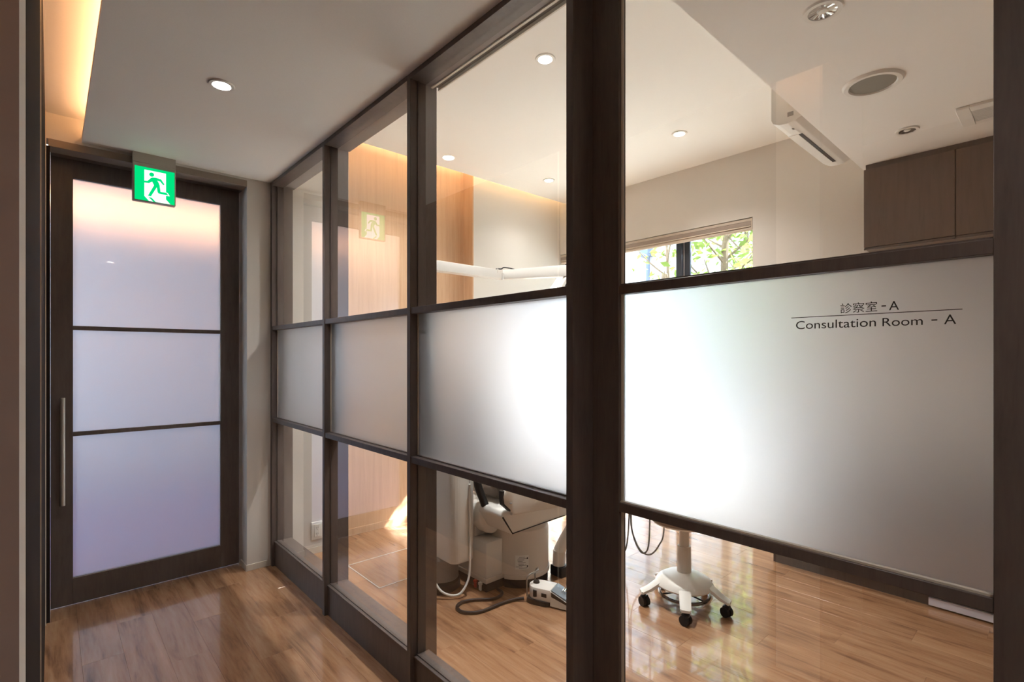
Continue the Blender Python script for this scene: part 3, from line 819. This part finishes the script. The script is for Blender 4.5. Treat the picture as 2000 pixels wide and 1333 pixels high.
# rating label on the pedestal
lb = bmesh.new()
a0 = math.atan2(2.098 - TCY, 2.05 - TCX)


def on_drum(ang, z, r):
    return Vector((TCX + r * math.cos(ang), TCY + r * math.sin(ang), z))


def drum_patch(name, a, b, z0, z1, r, mm, parent):
    bm = bmesh.new(); n = 6
    A = [bm.verts.new(on_drum(a + (b - a) * i / n, z0, r)) for i in range(n + 1)]
    B = [bm.verts.new(on_drum(a + (b - a) * i / n, z1, r)) for i in range(n + 1)]
    for i in range(n):
        bm.faces.new((A[i], A[i + 1], B[i + 1], B[i]))
    return finish(bm, name, mm, parent)


lb.free()
LA = math.radians(222)
ls = drum_patch('label_plate', LA, LA + 0.42, 0.112, 0.192, TR_ + 0.0006, M_WHITEPL, dc)
RL = random.Random(2)
for i in range(9):
    z = 0.118 + i * 0.0078
    s = RL.uniform(0.02, 0.12); e2 = RL.uniform(0.2, 0.40)
    drum_patch('label_line', LA + s, LA + e2, z, z + 0.0024, TR_ + 0.0011, M_DRAWN, ls)
drum_patch('label_mark', LA + 0.36, LA + 0.40, 0.124, 0.133, TR_ + 0.0012, M_INK, ls)
drum_patch('label_mark', LA + 0.36, LA + 0.40, 0.170, 0.179, TR_ + 0.0012, M_INK, ls)
# seat shell, long axis towards the window
prism('seat_shell', [(1.800, 0.505), (1.788, 0.475), (1.862, 0.362), (2.30, 0.372), (2.60, 0.40), (2.78, 0.455), (2.78, 0.505)], 'y', 2.050, 2.265, M_WHITE, dc, 0.012, 3)
prism('hinge_block', [(1.805, 0.46), (1.81, 0.385), (1.85, 0.325), (1.90, 0.300), (2.20, 0.350), (2.74, 0.42), (2.74, 0.50), (1.83, 0.50)], 'y', 2.262, 2.50, M_WHITE, dc, 0.02, 3)
prism('shell_seam', [(1.788, 0.472), (1.795, 0.477), (1.865, 0.373), (2.285, 0.384), (2.285, 0.380), (1.862, 0.368)], 'y', 2.0472, 2.0505, M_BLACK, dc)
prism('side_cover', [(1.776, 0.593), (1.782, 0.551), (1.829, 0.511), (1.847, 0.491), (1.838, 0.478), (2.30, 0.440), (2.62, 0.47), (2.62, 0.58), (2.00, 0.70), (1.84, 0.68)], 'y', 2.028, 2.050, M_BEIGEPL, dc, 0.007, 2)
prism('cover_edge', [(1.770, 0.620), (1.768, 0.588), (1.774, 0.547), (1.825, 0.503), (1.829, 0.511), (1.784, 0.551), (1.778, 0.590), (1.785, 0.62)], 'y', 2.026, 2.052, M_BLACK, dc)
lathe('cover_screw', [(0, 0.0), (0.009, 0.0), (0.009, 0.004), (0, 0.004)], (1.83, 2.0255, 0.545), M_GREYPL, dc, 12)
prism('seat_cushion', [(1.90, 0.512), (2.90, 0.512), (2.94, 0.53), (2.92, 0.58), (2.3, 0.58), (2.0, 0.60), (1.90, 0.62)], 'y', 2.06, 2.50, M_VINYL, dc, 0.018, 3)
prism('backrest', [(1.90, 0.60), (1.99, 0.60), (1.94, 1.12), (1.90, 1.14), (1.86, 1.10)], 'y', 2.08, 2.48, M_VINYL, dc, 0.02, 3)
prism('headrest', [(1.86, 1.15), (1.93, 1.15), (1.90, 1.32), (1.85, 1.31)], 'y', 2.16, 2.40, M_VINYL, dc, 0.015, 3)
tube('hinge_roll', [(1.815, 2.262, 0.60), (1.99, 2.235, 0.515)], 0.032, M_VINYL, dc, 16)
al = tube('armrest', smooth_path([(1.752, 2.225, 0.72), (1.762, 2.225, 0.62), (1.800, 2.225, 0.53), (1.828, 2.225, 0.462)], 6), 0.022, M_BLACK, dc, 12)
al['label'] = 'black folding armrest'
for i, (yy, mm) in enumerate(((2.31, M_RED), (2.265, M_WHITEPL))):
    v = bmesh.new(); add_box(v, 1.806, 1.817, yy - 0.010, yy + 0.010, 0.004, 0.050, 0.003); add_box(v, 1.798, 1.817, yy - 0.016, yy + 0.006, 0.038, 0.054, 0.003)
    o = finish(v, 'valve_lever', mm, dc, True); o['label'] = ('red valve lever', 'white valve lever')[i]

# rinse unit column
ru = thing('rinse_unit', 'tall white rounded column of the rinsing unit beside the dental chair', 'spittoon unit', (1.715, 2.43, 0))
prism('column', rrect(1.632, 1.792, 2.275, 2.58, 0.045, 8), 'z', 0.185, 0.98, M_WHITE, ru, 0.012, 3)
lathe('bowl', [(0, 1.0), (0.05, 1.0), (0.13, 1.06), (0.135, 1.065), (0.12, 1.06), (0.04, 0.985), (0, 0.98)], (1.70, 2.42, 0), M_WHITE, ru, 32)
lathe('foot', [(0, 0.19), (0.10, 0.19), (0.118, 0.175), (0.122, 0.05), (0, 0.05)], (1.684, 2.505, 0), M_GREYPL, ru, 40)
lathe('foot_ring', [(0, 0.055), (0.118, 0.055), (0.138, 0.04), (0.142, 0.0), (0, 0.0)], (1.672, 2.505, 0), M_BLACK, ru, 40)
box('column_seam', 1.7385, 1.7415, 2.2742, 2.2755, 0.23, 0.97, M_GREYPL, ru)
tube('drain_hose', smooth_path([(1.738, 2.268, 0.62), (1.738, 2.266, 0.40), (1.736, 2.264, 0.16), (1.715, 2.262, 0.075), (1.66, 2.275, 0.022), (1.59, 2.33, 0.045), (1.56, 2.40, 0.14)], 8), 0.0065, M_WHITEPL, ru, 8)
pst = tube('lamp_post', [(1.715, 2.72, 0.05), (1.715, 2.72, 1.87)], 0.026, M_WHITE, ru, 16)

# operating light on its arm
ol = thing('dental_lamp', 'white jointed arm of the dental operating lamp crossing the upper pane', 'lamp', (2.1, 2.7, 1.9))


def beam(name, a, b, w, h0, h1, parent):
    a = Vector(a); b = Vector(b); d = (b - a).normalized(); s = Vector((-d.y, d.x, 0)).normalized(); u = Vector((0, 0, 1))
    bm = bmesh.new(); vs = []
    for p, hh in ((a, h0), (b, h1)):
        for sx, sz in ((-1, -1), (1, -1), (1, 1), (-1, 1)):
            vs.append(bm.verts.new(p + s * sx * w / 2 + u * sz * hh / 2))
    fs = [bm.faces.new(vs[0:4][::-1]), bm.faces.new(vs[4:8])]
    for i in range(4):
        fs.append(bm.faces.new((vs[i], vs[(i + 1) % 4], vs[4 + (i + 1) % 4], vs[4 + i])))
    bmesh.ops.recalc_face_normals(bm, faces=fs)
    bmesh.ops.bevel(bm, geom=list({e for f in fs for e in f.edges}), offset=0.006, segments=2, affect='EDGES', profile=0.5)
    return finish(bm, name, M_WHITE, parent, True)


E1 = (2.365, 2.716, 1.911); E2 = (2.60, 2.235, 1.911)
beam('arm', (1.69, 2.725, 1.911), E1, 0.07, 0.066, 0.062, ol)
beam('arm', (2.352, 2.735, 1.911), E2, 0.062, 0.062, 0.076, ol)
tube('joint_pin', [(2.345, 2.682, 1.873), (2.345, 2.682, 1.918)], 0.008, M_WHITEPL, ol, 12)
tube('joint_pin', [(2.30, 2.683, 1.918), (2.30, 2.683, 1.946)], 0.005, M_WHITEPL, ol, 10)
tube('cable', smooth_path([(2.29, 2.69, 1.942), (2.31, 2.69, 1.947), (2.34, 2.69, 1.950), (2.36, 2.685, 1.961), (2.395, 2.66, 1.957), (2.42, 2.63, 1.945)], 6), 0.0045, M_BLACK, ol, 8)
box('lamp_joint', 2.565, 2.635, 2.20, 2.27, 1.955, 1.985, M_BLACK, ol, 0.005)
beam('drop_link', (2.575, 2.285, 1.875), (2.46, 2.30, 1.72), 0.045, 0.04, 0.04, ol)
prism('lamp_head', rrect(2.36, 2.50, 2.18, 2.42, 0.05, 6), 'z', 1.40, 1.455, M_WHITE, ol, 0.012)
tube('lamp_stem', [(2.46, 2.30, 1.72), (2.43, 2.30, 1.46)], 0.014, M_WHITEPL, ol, 10)

# instrument stand with hanging hoses
ist = thing('instrument_stand', 'white instrument table on a leaning leg with thin grey hoses hanging down', 'instrument table', (2.3, 2.13, 0))
box('foot_block', 2.270, 2.352, 2.060, 2.155, 0.0, 0.062, M_BLACK, ist, 0.006, 2)
tube('collar', [(2.302, 2.112, 0.062), (2.306, 2.110, 0.150)], 0.038, M_BEIGEPL, ist, 20)
tube('leg', smooth_path([(2.306, 2.110, 0.150), (2.335, 2.055, 0.27), (2.43, 1.965, 0.46), (2.54, 1.93, 0.72)], 6), 0.036, M_WHITE, ist, 20)
prism('tray', rrect(2.42, 2.82, 1.68, 2.10, 0.04, 6), 'z', 0.72, 0.765, M_WHITE, ist, 0.01)
box('holder', 2.68, 2.73, 1.66, 1.92, 0.66, 0.718, M_GREYPL, ist, 0.006)
HZ = [[(2.70, 1.873, 0.66), (2.70, 1.878, 0.34), (2.70, 1.888, 0.19), (2.70, 1.905, 0.11), (2.70, 1.925, 0.105), (2.70, 1.945, 0.15), (2.70, 1.955, 0.35), (2.70, 1.955, 0.60)],
      [(2.70, 1.868, 0.66), (2.70, 1.868, 0.34), (2.70, 1.845, 0.21), (2.70, 1.80, 0.135), (2.70, 1.765, 0.13), (2.70, 1.738, 0.18), (2.70, 1.728, 0.34), (2.70, 1.725, 0.66)],
      [(2.70, 1.860, 0.66), (2.70, 1.862, 0.30), (2.70, 1.83, 0.185), (2.70, 1.78, 0.13), (2.70, 1.72, 0.135), (2.70, 1.665, 0.205), (2.70, 1.632, 0.31), (2.70, 1.63, 0.66)]]
for p in HZ:
    tube('hose', smooth_path([(x + 0.0, y, z) for x, y, z in p], 8), 0.0048, M_HOSE, ist, 8)

# ------------------------------------------------------------------ foot control with hose
an_ = math.atan2(-0.93, 0.36)
fc = thing('foot_control', 'white pedal foot control with a wire carrying handle beside the dental chair', 'foot pedal', (1.992, 1.938, 0), rz=an_)


def fin(bm, name, mm, smooth=True):
    o = finish(bm, name, mm, None, smooth); o.parent = fc; return o


bm = bmesh.new(); add_prism(bm, rrect(-0.085, 0.055, -0.062, 0.055, 0.03, 5), 'z', 0.0, 0.028, 0.004); fin(bm, 'foot_base', M_BLACK)
pts = [(0.060, -0.055), (0.060, 0.055)] + [(-0.025 + 0.055 * math.cos(a), 0.055 * math.sin(a)) for a in [math.radians(90 + 180 * i / 12) for i in range(13)]]
bm = bmesh.new(); add_prism(bm, pts, 'z', 0.026, 0.092, 0.006); fin(bm, 'housing', M_WHITE)
bm = bmesh.new(); add_prism(bm, [(0.060, 0.086), (0.060, 0.010), (0.215, 0.006), (0.215, 0.020)], 'y', -0.054, 0.054)
for v in bm.verts:
    pass
fin(bm, 'pedal_base', M_WHITEPL, False)
bm = bmesh.new(); add_prism(bm, [(0.064, 0.094), (0.064, 0.087), (0.215, 0.021), (0.218, 0.030)], 'y', -0.050, 0.050, 0.002); fin(bm, 'pedal', M_PEDAL)
bm = bmesh.new(); add_prism(bm, [(0.066, 0.084), (0.066, 0.060), (0.20, 0.018), (0.20, 0.026)], 'y', -0.0552, -0.0540); fin(bm, 'pedal_gap', M_BLACK, False)
bm = bmesh.new(); add_tube(bm, [(0.118, -0.012, 0.078), (0.118, 0.026, 0.078)], 0.011, 12); fin(bm, 'pedal_knob', M_CHROME)
bm = bmesh.new(); add_lathe(bm, [(0, 0.103), (0.016, 0.102), (0.018, 0.096), (0.018, 0.090), (0, 0.090)], (-0.045, 0.004, 0), 20); fin(bm, 'top_button', M_BLACK)
bm = bmesh.new(); add_tube(bm, [(-0.028, -0.0545, 0.045), (-0.028, -0.0545, 0.078)], 0.011, 12); fin(bm, 'side_button', M_BLACK)
bm = bmesh.new(); add_box(bm, 0.008, 0.040, -0.0562, -0.050, 0.048, 0.070, 0.002); fin(bm, 'side_switch', M_BLACK)
bm = bmesh.new()
add_tube(bm, smooth_path([(-0.075, -0.050, 0.03), (-0.078, -0.050, 0.075), (-0.078, -0.048, 0.125), (-0.066, -0.036, 0.148), (-0.05, 0.0, 0.15), (-0.05, 0.035, 0.15), (-0.062, 0.060, 0.148), (-0.078, 0.062, 0.125), (-0.078, 0.062, 0.075), (-0.075, 0.060, 0.03)], 6), 0.0048, 8)
fin(bm, 'carry_handle', M_WIRE)
o = tube('hose', smooth_path([(1.885, 2.20, 0.012), (1.872, 2.145, 0.010), (1.80, 2.128, 0.009), (1.712, 2.190, 0.009), (1.642, 2.213, 0.009), (1.592, 2.186, 0.009), (1.586, 2.125, 0.009), (1.655, 2.068, 0.009), (1.80, 2.060, 0.009), (1.875, 2.045, 0.010), (1.912, 2.010, 0.016)], 8), 0.0085, M_CORD, None, 10)
tag(o, 'dark brown hose looped on the floor between dental chair and foot control', 'hose')

# ------------------------------------------------------------------ stool
sx, sy = 2.520, 1.402
so = thing('dental_stool', 'white five-armed stool on black castors with a chrome foot ring', 'stool', (sx, sy, 0))
lathe('hub', [(0, 0.185), (0.05, 0.182), (0.10, 0.166), (0.138, 0.142), (0.150, 0.122), (0.146, 0.114), (0.12, 0.116), (0, 0.125)], (sx, sy, 0), M_WHITE, so, 40)
A0 = math.radians(-149.0)
for k in range(5):
    a = A0 + k * 2 * PI / 5; c, s = math.cos(a), math.sin(a)
    bm = bmesh.new()
    P = [(0.085, 0.160, 0.036, 0.026), (0.13, 0.144, 0.031, 0.024), (0.19, 0.102, 0.0275, 0.021), (0.234, 0.081, 0.0265, 0.018)]
    rings = []
    for r, z, hw, th in P:
        rings.append([bm.verts.new((sx + r * c - q * s, sy + r * s + q * c, z + w)) for q, w in ((-hw, -th), (hw, -th), (hw, -th * 0.15), (hw * 0.62, 0), (-hw * 0.62, 0), (-hw, -th * 0.15))])
    fs = []
    for i in range(3):
        for j in range(6):
            fs.append(bm.faces.new((rings[i][j], rings[i][(j + 1) % 6], rings[i + 1][(j + 1) % 6], rings[i + 1][j])))
    fs += [bm.faces.new(rings[0][::-1]), bm.faces.new(rings[-1])]
    bmesh.ops.recalc_face_normals(bm, faces=fs)
    bmesh.ops.bevel(bm, geom=list(set(rings[-1][0].link_edges) | set(rings[-1][1].link_edges)), offset=0.006, segments=2, affect='EDGES')
    arm = finish(bm, 'arm', M_WHITE, so, True, 30)
    cx, cy = sx + 0.215 * c, sy + 0.215 * s
    ca = a + (0.9, -0.5, 1.7, 0.3, -1.2)[k]
    ax = Vector((-math.sin(ca), math.cos(ca), 0))
    bm = bmesh.new()
    for sgn in (-1, 1):
        q = Vector((cx, cy, 0.0255)) + ax * 0.012 * sgn
        add_tube(bm, [q - ax * 0.0085, q + ax * 0.0085], 0.0253, 18)
    add_box(bm, cx - 0.017, cx + 0.017, cy - 0.017, cy + 0.017, 0.036, 0.058, 0.006, 2)
    add_tube(bm, [(cx, cy, 0.05), (cx, cy, 0.075)], 0.008, 10)
    finish(bm, 'caster', M_BLACK, so, True)
tube('column_sleeve', [(sx, sy, 0.170), (sx, sy, 0.320)], 0.036, M_BEIGEPL, so, 28, rads=[0.0375, 0.0345])
tube('gas_column', [(sx, sy, 0.310), (sx, sy, 0.44)], 0.0255, M_BEIGEPL, so, 24)
ringp = [(sx + 0.128 * math.cos(2 * PI * i / 48), sy + 0.128 * math.sin(2 * PI * i / 48), 0.066) for i in range(48)]
tube('foot_ring', ringp, 0.0085, M_DARKCHROME, so, 10, True)
bm = bmesh.new()
for k in range(3):
    a = 0.4 + k * 2 * PI / 3
    add_tube(bm, [(sx, sy, 0.07), (sx + 0.125 * math.cos(a), sy + 0.125 * math.sin(a), 0.066)], 0.004, 8)
add_tube(bm, [(sx, sy, 0.055), (sx, sy, 0.125)], 0.012, 12)
finish(bm, 'ring_spokes', M_BLACK, so, True)
lathe('seat_pan', [(0, 0.432), (0.11, 0.434), (0.165, 0.448), (0.17, 0.456), (0, 0.456)], (sx, sy, 0), M_WHITE, so, 40)
lathe('seat_cushion', [(0, 0.525), (0.13, 0.522), (0.175, 0.505), (0.185, 0.48), (0.172, 0.457), (0, 0.457)], (sx, sy, 0), M_VINYL, so, 40)
